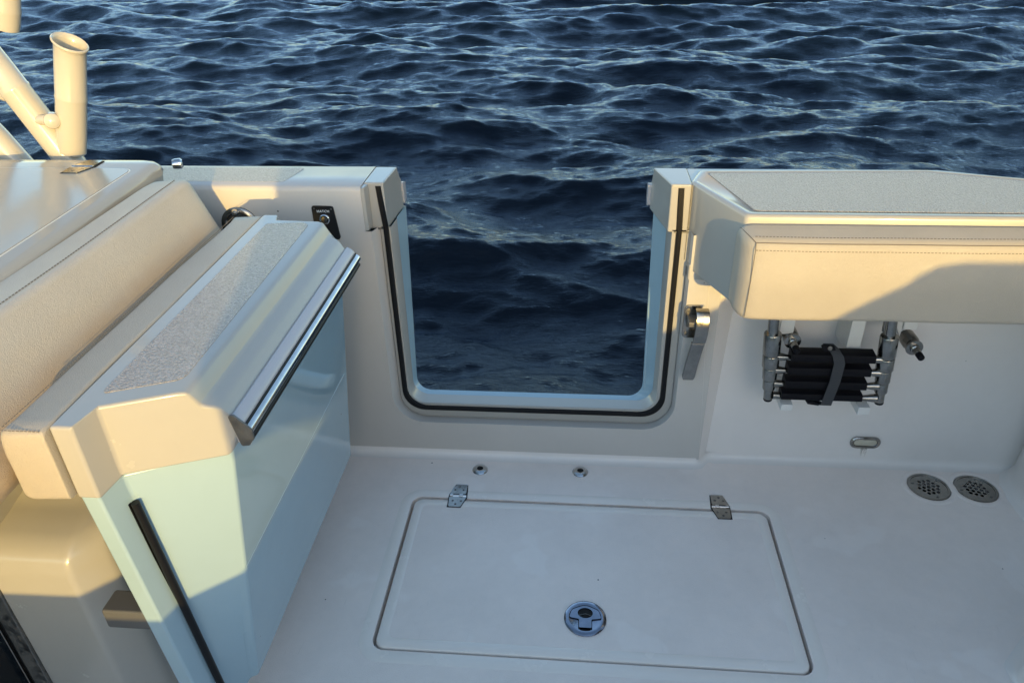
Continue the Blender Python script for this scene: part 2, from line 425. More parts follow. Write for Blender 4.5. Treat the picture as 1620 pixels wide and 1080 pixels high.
# floor drains
hexp = []
for i in range(-3, 4):
    for j in range(-3, 4):
        x = (i+.5*(j % 2))*.0128; y = j*.0111
        if math.hypot(x, y) < .0300: hexp.append((x, y))
for k, (x, y, r) in enumerate(DR):
    t = thing('floor_drain', (x, y, 0), ['round steel drain grate beside the wall, the one nearer the oval light', 'round steel drain grate nearest the corner, farthest from the hatch'][k], 'drain', 'floor drain grates')
    rot = R(12 if k == 0 else 40); cs, sn = math.cos(rot), math.sin(rot)
    sc = [(r*.83*math.cos(a), r*.83*math.sin(a)) for a in (R(30), R(150), R(270))]
    hs = [p for p in hexp if all(math.hypot(p[0]-q[0], p[1]-q[1]) > .0095 for q in sc)]
    gp = plate_2d([circ(0, 0, r-.0015, 48)]+[circ(px, py, .0051, 6) for px, py in hs]+[circ(a, b_, .0035, 10) for a, b_ in sc], .0022, -.0022)
    moved(gp, lambda a, b_, z: (x+a*cs-b_*sn, y+a*sn+b_*cs, z)).build('grate', STEEL, t)
    for a, b_ in sc: MB().lathe([(.0034, -.003), (.0034, -.0012), (.0018, -.0009), (.0015, -.0018), (.0002, -.0018)], (x+a*cs-b_*sn, y+a*sn+b_*cs, 0), seg=12, caps=False).build('screw', DULL, t)
    MB().lathe([(r+.0042, -.006), (r+.0042, -.0002), (r+.001, .0010), (r-.0015, .0006), (r-.0015, -.005)], (x, y, 0), seg=48, caps=False).build('rim', STEEL, t)
    MB().lathe([(r-.009, -.03), (.0005, -.03)], (x, y, 0), caps=False).build('drain_well', DARK, t)
# floor sockets
for k, (x, y) in enumerate(((-.253, 1.557), (.022, 1.564))):
    t = thing('floor_socket', (x, y, 0), ['small round steel socket in the floor above the left hatch hinge', 'small round steel socket in the floor above the middle of the hatch'][k], 'socket', 'steel sockets in the floor')
    MB().lathe([(.0215, -.001), (.0215, .0012), (.018, .0045), (.012, .0062), (.0085, .0060), (.0075, .002), (.0070, -.012)], (x, y, 0), seg=36, caps=False).build('collar', CHROME, t)
    MB().lathe([(.0085, .0035), (.0001, .0035)], (x, y, 0), seg=20, caps=False).build('hole', DARK, t)

# ================================================================ COCKPIT SIDE with the door opening
side = thing('cockpit_side', (0, YW, 0), 'off-white side wall of the boat with an open doorway to the sea', 'boat side')
def upath(xl, xr, zb, r, y, zt, yt=None, seg=8):
    """open U: down the left jamb, round, along the sill, round, up the right jamb; y at sill, yt at the top"""
    yt = y if yt is None else yt
    p = [(xl, zt), (xl, zt*.66+zb*.34), (xl, zb+r)]
    for k in range(1, seg): a = math.pi+math.pi/2*k/seg; p.append((xl+r+r*math.cos(a), zb+r+r*math.sin(a)))
    p.append((xl+r, zb)); p.append(((xl+xr)/2, zb)); p.append((xr-r, zb))
    for k in range(1, seg): a = 1.5*math.pi+math.pi/2*k/seg; p.append((xr-r+r*math.cos(a), zb+r+r*math.sin(a)))
    p += [(xr, zb+r), (xr, zt*.66+zb*.34), (xr, zt)]
    return [(x, y+(yt-y)*(z-zb)/(zt-zb), z) for x, z in p]
ZC = .675                                          # underside of the cap
LE = upath(-.492, .266, .112, .085, YW, ZC)
LD = upath(-.482, .262, .108, .075, YW+.034, ZC)
LD2 = upath(-.476, .2605, .113, .070, YW+.036, ZC)
LDf = upath(-.476, .2605, .113, .070, YW+.031, ZC)
LC = upath(-.453, .220, .154, .046, YW+.031, ZC)
LC2 = upath(-.4515, .2185, .1555, .045, YW+.034, ZC)
LB = upath(-.449, .213, .1560, .045, 1.690, ZC, 1.705)
LA = upath(-.4445, .188, .1555, .040, 1.712, ZC, 1.792)
LB2 = upath(-.4515, .2155, .1540, .046, 1.6915, ZC, 1.7065)
LA2 = upath(-.4465, .190, .1535, .042, 1.716, ZC, 1.797)
# wall sheet: from the recess edge out to left, floor cove and right frame edge
def outer_loop():
    o = []
    n_ = len(LE); xr = .345
    for i, (x, y, z) in enumerate(LE):
        t = i/(n_-1)
        if i <= 2: o.append((-1.70, YW, [ZC, .42, .16][i]))
        elif x < -.492+.085+1e-6 and i < n_/2:
            k = (i-2)/(8); o.append((-1.70+(1.70-.407)*max(0, k-.35)/.65 if k > .35 else -1.70, YW, .16-.156*min(1, k/.35)))
        elif i > n_-4: o.append((xr, YW, [.20, .45, ZC][i-(n_-3)]))
        elif x > .266-.085-1e-6 and i > n_/2:
            k = (i-(n_-11))/8; o.append((.181+(xr-.181)*min(1, k/.6), YW, .004+.196*max(0, (k-.6)/.4)))
        else: o.append((x, YW, .004))
    return o
OL = outer_loop()
g = MB(); g.loft([OL, LE], closed=False, caps=False)
g.build('wall_panel', LINER2, side)
g = MB(); g.loft([LE, [(a[0]*.6+b_[0]*.4, a[1]+.006, a[2]*.7+b_[2]*.3) for a, b_ in zip(LE, LD)], LD, LD2], closed=False, caps=False); g.build('doorway_step', LINER2, side, ang=60)
fr = MB(); fr.loft([LD2, LDf, LC, LC2, LB], closed=False, caps=False).build('door_frame', GEL, side, ang=25)
MB().loft([LB2, LA, LA2], closed=False, caps=False).build('sill_lining', BLUE, side, ang=25)
MB().loft([LB, LB2], closed=False, caps=False).build('joint_gap', DARK, side)
# wall, right of the frame block: a thin triangular facet, then the raked panel
g = MB()
rk = lambda z: YW+.028+.030*min(1, z/.45)
xa, xb = .345, 1.26
zz = [.002, .2, .4, ZC+.01]
# the block edge slants: x runs .345 (floor) -> .300 (top)
g.loft([[(xa+.002-.028*z/.46, YW-.0005, z) for z in zz], [(xa+.022+.025*z/.46, rk(z), z) for z in zz], [(xb, rk(z), z) for z in zz]], closed=False, caps=False)
wr = g.build('raked_panel', LINER, side, ang=20)
# floor coves
cv = [(.0, .020), (.0012, .012), (.0045, .006), (.010, .0022), (.017, .0006), (.024, .0002)]
st_ = [(-1.7, YW, 0, -1), (.335, YW, 0, -1), (.349, YW+.003, .45, -.9), (.358, YW+.014, .8, -.6), (.366, YW+.024, .75, -.65), (.385, YW+.0285, .1, -1), (.42, YW+.0295, 0, -1), (1.24, YW+.0295, 0, -1)]
MB().loft([[(x+nx*d*(.45 if .34 < x < .38 else 1), y+ny*d-.0004, z) for d, z in cv] for x, y, nx, ny in st_], closed=False, caps=False).build('floor_cove', LINER, side, ang=75)
# outer hull skin
g = MB()
yo = lambda z: 1.70+.165*max(0, z-.12)
for x0, x1, zt in ((-3.0, -.4465, ZC), (-.4465, .19, .148), (.19, 3.2, ZC)):
    zs = [-1.0, -.4, 0, .12] + ([.3, .5, zt] if zt > .2 else [zt])
    g.loft([[(x0, yo(z)+(0 if z > -.1 else z*.3), z) for z in zs], [(x1, yo(z)+(0 if z > -.1 else z*.3), z) for z in zs]], closed=False, caps=False)
g.build('hull_skin', BLUE, side)
# gunwale caps. stations along x
def cap_loop(x, yin=YW, ytop=1.768, dx=0):
    return [(x, yin, ZC), (x, yin, ZG-.012), (x, yin+.003, ZG-.004), (x, yin+.011, ZG), (x, ytop, ZG), (x, ytop+.020, ZG-.030), (x, ytop+.034, ZG-.045), (x, ytop+.034, ZC), (x, ytop+.02, ZC-.004)]
def caploft(sts, name): MB().loft(sts).build(name, GEL, side, bevel=.0025, seg=2)
g = MB()
full = [cap_loop(-3.0), cap_loop(-1.0), cap_loop(-.506)]
g.loft(full).build('gunwale_cap', LINER2, side, ang=60)
def endblock(xw, xo_in, xo_out, name, nf=YW+.031):
    """end of the cap beside the doorway: set back to the frame plane"""
    lo = []
    for z in (ZC, ZG-.002):
        lo.append([(xw, nf, z), (xo_in, nf, z), (xo_out, 1.768, z), (xo_out-(.002 if xo_out < 0 else -.002), 1.800, z), (xw, 1.800, z)])
    top = [(xw, nf, ZG), (xo_in, nf, ZG), (xo_out, 1.768, ZG)]
    pl = [(xw, nf), (xo_in, nf), (xo_out, 1.768), (xw, 1.768)]
    pl2 = [(xw, nf), (xo_in, nf), (xo_out, 1.802), (xw, 1.802)]
    MB().loft([[(x, y, ZC-.006) for x, y in pl2], [(x, y, ZG-.045) for x, y in pl2], [(x, y+(0 if y < 1.78 else -.014), ZG-.030) for x, y in pl2], [(x, y, ZG) for x, y in pl]]).build(name, GEL, side, bevel=.0035, seg=3)
endblock(-.505, -.4585, -.452, 'cap_end'); endblock(.256, .2095, .178, 'cap_end')
MB().loft([[(-.506, YW+.0, z), (-.498, YW+.004, z), (-.494, YW+.034, z), (-.506, YW+.034, z)] for z in (ZC, ZG-.003)]).build('cap_return', GEL, side, bevel=.002, seg=2)
# rubber seal set in the frame: follows the U, then up both cap ends
def seal(w0, w1, y, name):
    a = upath(-.475+w0, .245-w0+.002, .1295+w0, .062-w0*.3, y, ZC-.002); b_ = upath(-.475+w1, .245-w1+.002, .1295+w1, .062-w1*.3, y, ZC-.002)
    return a, b_
a, b_ = seal(.004, .0185, YW+.0295, '')
g = MB(); lo = []
for t, dy in ((0, .002), (.12, -.0035), (.5, -.0055), (.88, -.0035), (1, .002)):
    lo.append([(p[0]+(q[0]-p[0])*t, p[1]+dy, p[2]+(q[2]-p[2])*t) for p, q in zip(a, b_)])
sx = g.loft(lo, closed=False, caps=False)
for s_, x0, x1 in ((-1, -.471, -.4565), (1, .2285, .243)):
    kx = -.008 if s_ < 0 else -.004
    g.loft([[(x0, YW+.031, ZC-.003), (x0+.003, YW+.025, ZC-.003), (x1-.003, YW+.025, ZC-.003), (x1, YW+.031, ZC-.003)],
            [(x0+kx*.6, YW+.031, .73), (x0+.003+kx*.6, YW+.0255, .73), (x1-.003+kx*.6, YW+.0255, .73), (x1+kx*.6, YW+.031, .73)],
            [(x0+kx, YW+.0315, ZG-.008), (x0+.002+kx, YW+.028, ZG-.008), (x1-.002+kx, YW+.028, ZG-.008), (x1+kx, YW+.0315, ZG-.008)]])
g.build('rubber_seal', RUB, side)
# dark seam where the cap meets the frame
MB().box(-.488, -.463, YW+.0285, YW+.032, ZC-.006, ZC-.0025).build('joint_gap', DULL, side)
MB().box(.224, .258, YW+.0285, YW+.032, ZC-.006, ZC-.0025).build('joint_gap', DULL, side)
# narrow grey groove that runs outside the frame flange
ga = upath(-.4815, .2625, .1085, .074, YW+.0315, ZC-.004); gb = upath(-.4785, .2600, .1115, .071, YW+.0305, ZC-.004)
gc = upath(-.4715, .2545, .118, .066, YW+.0275, ZC-.006); gd = upath(-.4765, .2595, .113, .070, YW+.0305, ZC-.004)
MB().loft([gb, gd], closed=False, caps=False).build('frame_groove', mat('sealant_grey', (.22, .21, .19), .6), side)
# rub rail outside
for x0, x1 in ((-3, -.449), (.171, 3.2)):
    MB().prism_x(rnd([(1.800, .675), (1.826, .680), (1.828, .728), (1.800, .735)], .006, 3), x0, x1).build('rub_rail', STRIP, side)

# ---- pod with the nonskid top, right side
pod = MB()
def podloop(z, ins):
    i = ins
    P = [(.253+i, 1.662), (.281+i, 1.745-i), (.80, 1.757-i), (.99, 1.70-i), (1.40, 1.63-i), (2.6, 1.60), (2.6, 1.455+i), (.339+i*.8, 1.455+i)]
    return [(x, y, z) for x, y in rnd(P, [.004, .012, .03, .05, .05, 0, 0, .012], 4)]
def podlow(z):
    P = [(.256, 1.655), (.281, 1.700), (.80, 1.710), (.99, 1.66), (1.40, 1.59), (2.6, 1.55), (2.6, 1.462), (.3365, 1.462)]
    return [(x, y, z) for x, y in rnd(P, [.004, .012, .03, .05, .05, 0, 0, .012], 4)]
pod.loft([podlow(.585), podlow(.60), podloop(.700, 0), podloop(ZG-.004, 0), podloop(ZG+.001, .002), podloop(ZG+.003, .006), podloop(ZG+.0035, .016), podloop(ZG+.001, .0185)])
po = pod.build('gunwale_pod', GEL, side, ang=60)
lp = rnd([(.299, 1.722), (.795, 1.740), (.985, 1.678), (1.40, 1.605), (2.4, 1.57), (2.4, 1.482), (.362, 1.482)], [.01, .02, .03, .03, 0, 0, .015], 4)
MB().prism_z(lp, ZG, ZG+.0030).build('nonskid_pad', NONSKID, side)
# gunwale beyond the pod: outer edge lip
capR = MB().loft([[(x, y0, ZC), (x, y0, ZG-.001), (x, y1, ZG-.001), (x, y1+.02, ZG-.03), (x, y1+.034, ZG-.045), (x, y1+.034, ZC)] for x, y0, y1 in ((.256, 1.65, 1.768), (.83, 1.65, 1.766), (.99, 1.60, 1.709), (1.4, 1.55, 1.64), (2.6, 1.50, 1.61))])
capR.build('gunwale_cap', GEL, side, bevel=.003, seg=2)
MB().box(.2535, .2555, YW+.030, 1.70, .60, ZG-.0008).build('joint_gap', DULL, side)
# underside lip and block under the pod
MB().loft([[(.262, YW+.0005, z), (.345, YW-.002, z), (.345, YW+.05, z), (.262, YW+.05, z)] for z in (.56, .60)]).build('frame_block', GEL, side, bevel=.003, seg=2)
# nonskid on the left gunwale
MB().prism_z(rnd([(-1.6, 1.650), (-.70, 1.650), (-.68, 1.755), (-1.6, 1.755)], .008, 3), ZG-.001, ZG+.0006).build('nonskid_pad', NONSKID, side)

# right return wall of the cockpit
rw = thing('end_wall', (1.15, 1.3, 0), 'plain off-white moulded wall closing the cockpit at the right edge', 'boat wall')
P = [(1.142, -1.0), (1.142, 1.54), (1.148, 1.58), (1.165, 1.62), (1.22, 1.68)]
lo = []
for z, o in ((-.002, -.035), (.004, -.016), (.018, -.004), (.04, .0), (.3, .012), (.62, .03)):
    lo.append([(x+o*1.0, y, z) for x, y in P])
MB().loft(lo, closed=False, caps=False).build('wall_panel', LINER, rw, ang=60)
# low moulded step in the near right corner
st = thing('moulded_step', (1.0, .9, 0), 'pale moulded step rising from the floor in the lower right corner', 'step')
pp = [(.90, .30), (1.3, .30), (1.3, 1.125), (.985, 1.12)]
pp = [(.84, -.6), (1.3, -.6), (1.3, 1.20), (1.03, 1.15), (.885, 1.00)]
def ins(P, d):
    c = Vector((1.1, .3)); return [tuple(Vector(p)+(c-Vector(p)).normalized()*d) for p in P]
rr5 = [.01, .01, .01, .02, .03]
MB().loft([[(x, y, z) for x, y in rnd(ins(pp, d), rr5, 4)] for z, d in ((.0003, -.03), (.003, -.012), (.012, 0), (.10, .012), (.118, .018), (.125, .03))]).build('step_block', LINER, st, ang=60)

# ================================================================ RIGHT BOLSTER
bol = thing('bolster_cushion', (.9, 1.42, .58), 'long cream vinyl cushion fixed to the right side wall above the folded ladder', 'cushion')
def bprof(x, yb, yf, zb, zt, r=.026):
    pts = rnd([(yb, zb), (yb, zt), (yf+.008, zt-.018), (yf-.002, (zt+zb)/2), (yf+.003, zb)], [.006, .010, r, .25, .014], 6)
    return [(x, y, z) for y, z in pts]
sts = [(.3260, 1.455, 1.440, .610, .755), (.3265, 1.455, 1.425, .600, .764), (.331, 1.455, 1.408, .592, .770), (.338, 1.455, 1.396, .587, .773), (.345, 1.455, 1.388, .584, .774), (.353, 1.455, 1.384, .582, .775)]
xs_ = np.linspace(.37, 2.5, 40)
for i, x in enumerate(xs_):
    sts.append((x, 1.455, 1.3825+.0012*math.sin(x*9)+.0008*math.sin(x*23), .5815+.0008*math.sin(x*13), .775))
MB().loft([bprof(*s) for s in sts]).build('cover', VINYL, bol, ang=70)
# piping seams
def seam(pts, name, parent, r=.0012, m_=None): return MB().tube(pts, r, 6).build(name, m_ or THREAD, parent)
xs = np.linspace(.352, 2.4, 60)
def bp(x, k): return bprof(x, 1.455, 1.3825+.0012*math.sin(x*9)+.0008*math.sin(x*23), .5815, .775)[k]
seam([bp(x, 17) for x in xs], 'seam', bol, .0011)
stitches([bp(x, 14) for x in xs], (0, -.4, .9), 'stitching', bol, .0068, .0042, .0013)
stitches([bp(x, 20) for x in xs], (0, -.95, .3), 'stitching', bol, .0068, .0042, .0013)
seam([bp(.352, 17), (.3505, 1.3835, .742), (.3500, 1.3830, .70), (.3495, 1.3825, .64), (.349, 1.385, .592)], 'seam', bol, .0008)
seam([bp(.352, 17), (.345, 1.405, .7590), (.337, 1.425, .7625), (.330, 1.448, .7640)], 'seam', bol, .0008)

# ================================================================ DOOR (open, folded back along the left)
door = thing('side_door', (-.58, 1.08, .13), 'open boat door with blue hull face and cushioned white top, swung in at left', 'door')
# cap: stations (x, ztop, zbot, ynear, yfar)
S = [(-.668, .785, .664, .700, 1.440), (-.637, .785, .664, .700, 1.440), (-.628, .786, .668, .744, 1.405), (-.532, .786, .668, .793, 1.418),
     (-.517, .778, .668, .798, 1.412), (-.504, .758, .668, .803, 1.398), (-.492, .754, .668, .806, 1.395), (-.480, .744, .668, .808, 1.388), (-.470, .733, .668, .809, 1.384), (-.4655, .731, .668, .809, 1.382), (-.4655, .690, .668, .809, 1.382)]
def station_loft(S):
    mb = MB(); n_ = len(S); vs_ = []
    for x, zt, zb, yn, yf in S: vs_ += [(x, yn, zb), (x, yn, zt), (x, yf, zt), (x, yf, zb)]
    fs = []
    for i in range(n_-1):
        a, b_ = 4*i, 4*i+4
        for j in range(4): k = (j+1) % 4; fs.append((a+j, a+k, b_+k, b_+j))
    fs += [(3, 2, 1, 0), (4*n_-4, 4*n_-3, 4*n_-2, 4*n_-1)]
    return mb.add(vs_, fs)
capd = MB()
# section polygon swept through the plan: loops along y with the end cuts applied per vertex
top = [(-.668, .664), (-.668, .785), (-.637, .7855), (-.628, .786), (-.536, .786), (-.525, .7835), (-.518, .772), (-.512, .760), (-.505, .7565), (-.497, .754), (-.490, .748), (-.4845, .738), (-.4805, .734), (-.4785, .729), (-.479, .700), (-.486, .684), (-.490, .672), (-.497, .666), (-.628, .668), (-.637, .664)]
def yn(x):
    if x <= -.637: return .700
    if x <= -.628: return .700+.044*(x+.637)/.009
    return .744+(x+.628)*.066/.164
def yf(x):
    if x <= -.637: return 1.440
    if x <= -.628: return 1.440-.030*(x+.637)/.009
    return 1.410-(x+.628)*.028/.164 + (.010 if -.6 < x < -.51 else 0)
lo = []
for t in np.linspace(0, 1, 12): lo.append([(x, yn(x)+(yf(x)-yn(x))*t, z) for x, z in top])
capd.loft(lo, caps=False)
nn = len(top); last = (len(lo)-1)*nn
for base, flip in ((0, 1), (last, 0)):
    for f in ((0, 1, 2, nn-1), (2, 3, nn-2, nn-1), tuple(range(3, nn-1))):
        f = tuple(base+i for i in f); capd.f.append(f[::-1] if flip else f)
capd.build('door_cap', GEL, door, bevel=.0045, seg=3)
# lower lip under the cap at the near end
# nonskid strip on top
MB().prism_z(rnd([(-.640, .775), (-.542, .815), (-.550, 1.395), (-.640, 1.385)], [.006, .02, .02, .006], 4), .785, .7868).build('nonskid_strip', NONSKID, door)
# blue hull panel
def pt_(z):
    t = (z-.664)/(.130-.664); dx = .042*t; hx_ = -.497-.071*t
    P = [(-.666+dx, .702), (-.639+dx, .702), (-.6295+dx, .747), (hx_-.012, .806), (hx_, .813), (hx_, 1.383+.06*t), (-.6295+dx, 1.405), (-.639+dx, 1.437), (-.666+dx, 1.437)]
    return [(x, y, z) for x, y in P]
MB().loft([pt_(z) for z in (.130, .26, .40, .53, .667)]).build('hull_panel', BLUE, door, bevel=.004, seg=3)
# two low spray-line ridges moulded on the hull face
def hx(z): t = (z-.664)/(.130-.664); return -.497-.071*t
for z, nm in ((.418, 'moulded_line'),):
    lo = [[(hx(z+.0012)-.001, y, z+.0012), (hx(z)+.0006, y, z), (hx(z-.012)-.001, y, z-.012)] for y in (.815, 1.1, 1.39)]
    MB().loft(lo, closed=True).build(nm, BLUE, door)
# rub rail with the chrome insert
MB().prism_y([(-.481, .7345), (-.476, .7375), (-.468, .7330), (-.4625, .7270), (-.4615, .7240), (-.4615, .698), (-.4655, .688), (-.478, .690)], .8000, 1.384).build('rail_base', STRIP, door, bevel=.0010, seg=2)
pr_ = [(-.4615+.0095*math.cos(a), .7115+.0085*math.sin(a)) for a in np.linspace(-math.pi/2, math.pi/2+.15, 15)]
MB().prism_y(pr_, .799, 1.386).build('chrome_insert', CHROME, door)
MB().prism_y([(-.4640, .7225), (-.4600, .7245), (-.4600, .7205), (-.4640, .7205)], .7995, 1.385).build('rail_gap', RUB, door)
MB().prism_y(rnd([(-.482, .7385), (-.474, .7400), (-.4610, .7265), (-.4515, .7150), (-.4515, .7000), (-.4600, .6880), (-.4720, .6860)], .003, 3), .7965, .8000).build('rail_end_cap', DULL, door)
MB().tube([(-.4590, .7995, .6975), (-.4590, 1.385, .6975)], .0052, 10).build('rail_dark_reflection', RUB, door)  # black tube standing in for the dark reflection along the chrome
MB().tube([(-.462, .80, .689), (-.462, 1.38, .689)], .0028, 8).build('rail_lower_lip', STRIP, door)
# twin rubber tube seal at the near end
for dx_ in (0, .0120):
    pts = []
    for z in (.622, .50, .35, .20, .135):
        t = (z-.664)/(.130-.664); x = -.6365+.040*t+dx_; pts.append((x, .7385+dx_*.15, z))
    MB().tube(pts, .0060, 14).build('rubber_seal', RUB, door)
# cushion on the inside of the door (its top shows)
def dprof(y, w=1.0, e=0.0):
    P = rnd([(-.6700, .668+e), (-.6700, .7845-e), (-.7330+.006*(1-w), .7815-e*1.5), (-.7400+.010*(1-w), .745), (-.7330, .664+e)], [.003, .006, .013, .10, .010], 5)
    return [(x, y+(0 if x > -.675 else 0), z) for x, z in P]
ys = [(.6900, 0, .010), (.6905, .3, .005), (.693, .7, .002), (.698, 1, 0)]
lo = [dprof(y, w, e) for y, w, e in ys] + [[(x-.0012*math.sin(y*17), y, z+.0012*math.sin(y*11+x*40)) for x, _, z in dprof(y)] for y in np.linspace(.72, 1.41, 26)] + [dprof(y, w, e) for y, w, e in ((1.430, 1, 0), (1.436, .7, .002), (1.439, .3, .006))]
db = MB().loft(lo).build('cushion', VINYL, door, ang=70)
stitches([(-.7305, y, .7835+.0012*math.sin(y*11-.7305*40)) for y in np.linspace(.70, 1.43, 50)], (-.5, 0, .9), 'stitching', db, .0055, .0034, .0009)
stitches([(x, .6925, .7835) for x in np.linspace(-.728, -.674, 6)], (0, -.5, .8), 'stitching', db, .0055, .0034, .0009)
# catch bracket low on the inner face
g = MB()
g.prism_x(rnd([(.700, .372), (.700, .430), (.765, .430), (.765, .420), (.712, .418), (.712, .372)], .002, 2), -.725, -.640)
MB().loft([[(x, y, z) for x, y in ((-.714, .703), (-.640, .703), (-.640, .745), (-.714, .745))] for z in (.390, .430)]).build('catch_bracket', BRK, door, bevel=.004, seg=2)
# hinge arm to the wall
MB().box(-.655, -.610, 1.43, YW, .34, .36).build('hinge_arm', STEEL, door); MB().box(-.655, -.610, 1.43, YW, .58, .60).build('hinge_arm', STEEL, door)

# ================================================================ LEFT: cabinet with lid, back cushion, seat base
cab = thing('tackle_cabinet', (-1.2, 1.2, 0), 'glossy cream cabinet top with hinged lid at the upper left', 'cabinet')
ZL = .85
def cabpoly(o): return rnd([(-.900+o*.0, 1.615+o), (-.842+o, .70), (-.842+o, -.4), (-2.2, -.4), (-2.2, 1.615+o)], [.035, .05, .01, .01, .01], 6)
def cp2(o): return rnd([(-.966+o, 1.622+o), (-.921+o, .98), (-.87+o, .0), (-2.2, .0), (-2.2, 1.622+o)], [.032, .3, .01, .01, .01], 6)
MB().loft([[(x, y, z) for x, y in cp2(o)] for z, o in ((.70, -.01), (.815, .0), (.826, .003), (.838, .000), (.846, -.007), (ZL, -.018))]).build('cabinet_top', LID, cab, ang=70)
MB().loft([[(-.90, .90, z), (-.92, 1.56, z), (-2.2, 1.56, z), (-2.2, .90, z)] for z in (0, .70)]).build('cabinet_wall', GEL, cab)
# lid outline: recessed groove with a light far lip, hinge on it
LP = rnd([(-.993, 1.545), (-.972, 1.06), (-.935, .30), (-2.0, .30), (-2.0, 1.545)], [.03, .3, .02, .02, .02], 6)
def off(P, d):
    c = Vector((-1.6, 1.1)); return [tuple(Vector(p)+(c-Vector(p)).normalized()*d) for p in P]
MB().loft([[(x, y, z) for x, y in off(LP, d)] for d, z in ((-.0015, ZL-.0005), (0, ZL+.0006), (.0022, ZL+.0006), (.0035, ZL-.0004))], caps=False).build('lid_groove', mat('groove_cream', (.75, .69, .58), .4), cab)  # groove in a lighter cream than the lid
MB().prism_z(off(LP, .004), ZL-.002, ZL+.0012).build('lid_panel', LID, cab)
# lid hinge
hc = Vector((-1.117, 1.548)); ha = R(90)
def TH(x, y, z): a = R(0); return (hc.x+x*1.0, hc.y+y*1.0, ZL+.0008+z)
hinge(0, 0, cab, 1, 'lid_hinge', TH)
# small chrome barrel at the far corner
bl = MB().lathe([(.001, -.004), (.010, -.002), (.012, .004), (.012, .016), (.008, .020), (.0, .020)], (-.940, 1.614, .838), (.85, .35, 0), seg=24).build('lid_latch', CHROME, cab)

cus = thing('backrest_cushion', (-.80, 1.1, .68), 'worn cream vinyl backrest stained brown along its lower edge, beneath the glossy cabinet top', 'cushion')
def lprof(y):
    t = (y-.9)/.6
    xt = -.840-.006*t; dx = 0
    P = rnd([(-.925, .700), (-.925, .842), (xt, .8475), (-.752-.030*t, .700), (-.770-.03*t, .672), (-.86, .672)], [.01, .010, .020, .05, .012, .01], 6)
    return P
lo = []
for y in list(np.linspace(.30, 1.44, 30)): lo.append([(x+.0015*math.sin(y*9+z*20), y, z) for x, z in lprof(y)])
for y, s_ in ((1.465, .99), (1.482, .96), (1.492, .91), (1.497, .84)):
    c = (-.86, .755); lo.append([(c[0]+(x-c[0])*s_, y, c[1]+(z-c[1])*(.5+.5*s_)) for x, z in lprof(y)])
MB().loft(lo).build('cover', VINYL_D, cus, ang=70)
def sl_(y, o):      # point on the rounded top edge, o along the profile
    t = (y-.9)/.6; xt = -.828-.018*t
    nx, nz = .83, .56
    return (xt-.0085+o*.72+.0015*math.sin(y*9+17), y, .8435-abs(o)*.10-o*.66 if o > 0 else .8478-.0+o*.12)
ysx = np.linspace(.3, 1.47, 60)
MB().tube([(-.840-.006*((y-.9)/.6)-.0060+.0015*math.sin(y*9+16.8), y, .8432) for y in ysx], .0016, 8).build('seam', mat('seam_brown', (.30, .26, .21), .8), cus)  # seam line in a darker brown than the cover
stitches([(-.840-.006*((y-.9)/.6)-.0190+.0015*math.sin(y*9+16.9), y, .8470) for y in ysx], (.15, 0, 1), 'stitching', cus, .0075, .0045, .0016)
stitches([(-.840-.006*((y-.9)/.6)+.0030+.0015*math.sin(y*9+16.6), y, .8305) for y in ysx], (.85, 0, .5), 'stitching', cus, .0075, .0045, .0016)

base = thing('seat_base', (-.85, 1.1, 0), 'cream moulded seat base below the backrest at lower left', 'seat base')
g = MB()
lo = []
for z, yfr, xr_ in ((0, .752, -.740), (.25, .750, -.7425), (.44, .748, -.745), (.470, .751, -.747), (.488, .765, -.752), (.500, .79, -.760), (.508, .83, -.772), (.518, .87, -.79), (.54, .895, -.815), (.60, .905, -.84), (.70, .91, -.85)):
    P = rnd([(-.918, yfr), (-.785 if z < .5 else -.785-(z-.5)*.5, yfr), (xr_, yfr+.05), (xr_, 1.56), (-.918, 1.56)], [0, .018, .03, .01, 0], 5)
    lo.append([(x, y, z) for x, y in P])
g.loft(lo).build('moulded_block', GEL, base, ang=60)
MB().loft([[(-.918, .752, z), (-.918, 1.5, z), (-1.6, 1.5, z), (-1.6, .752, z)] for z in (.42, .72)]).build('upper_wall', GEL, base, bevel=.004) 
# dark recess beside it, lower left corner
gl = thing('glazed_panel', (-1.0, .75, 0), 'dark tinted panel in a black and metal frame at the bottom left corner', 'window')
MB().box(-.946, -.9185, .744, .80, 0, .42).build('frame', DULL, gl, bevel=.002)
MB().box(-.958, -.9465, .752, .80, 0, .42).build('gasket', RUB, gl)
MB().box(-.975, -.9585, .746, .80, 0, .42).build('metal_track', STEEL, gl, bevel=.002)
MB().box(-1.6, -.9755, .758, .80, 0, .42).build('pane', GLASS, gl)
# lower-left bolster support showing left of the door cushion
# ================================================================ rod rack
rack = thing('rod_rack', (-1.25, 1.70, .78), 'cream painted tube frame carrying open fishing rod holders at the upper left', 'rod rack')
YR = 1.70
MB().tube([(-1.54, YR, 1.40), (-1.352, YR, 1.030), (-1.3350, YR, .9930), (-1.3335, YR, .9898), (-1.3318, YR, .9862), (-1.3303, YR, .9830), (-1.262, YR, .835), (-1.245, YR, .79)], [.0335, .0335, .0335, .0348, .0348, .0335, .0335, .0335], 24).build('frame_tube', POWDER, rack)
MB().tube([(-1.52, YR+.01, 1.00), (-1.435, YR+.01, .870), (-1.39, YR+.01, .79)], .032, 24).build('frame_tube', POWDER, rack)
MB().tube([(-1.56, YR, 1.10), (-1.46, YR, 1.04), (-1.37, YR, .985), (-1.33, YR, .965)], [.022, .022, .020, .016], 20).build('brace', POWDER, rack)
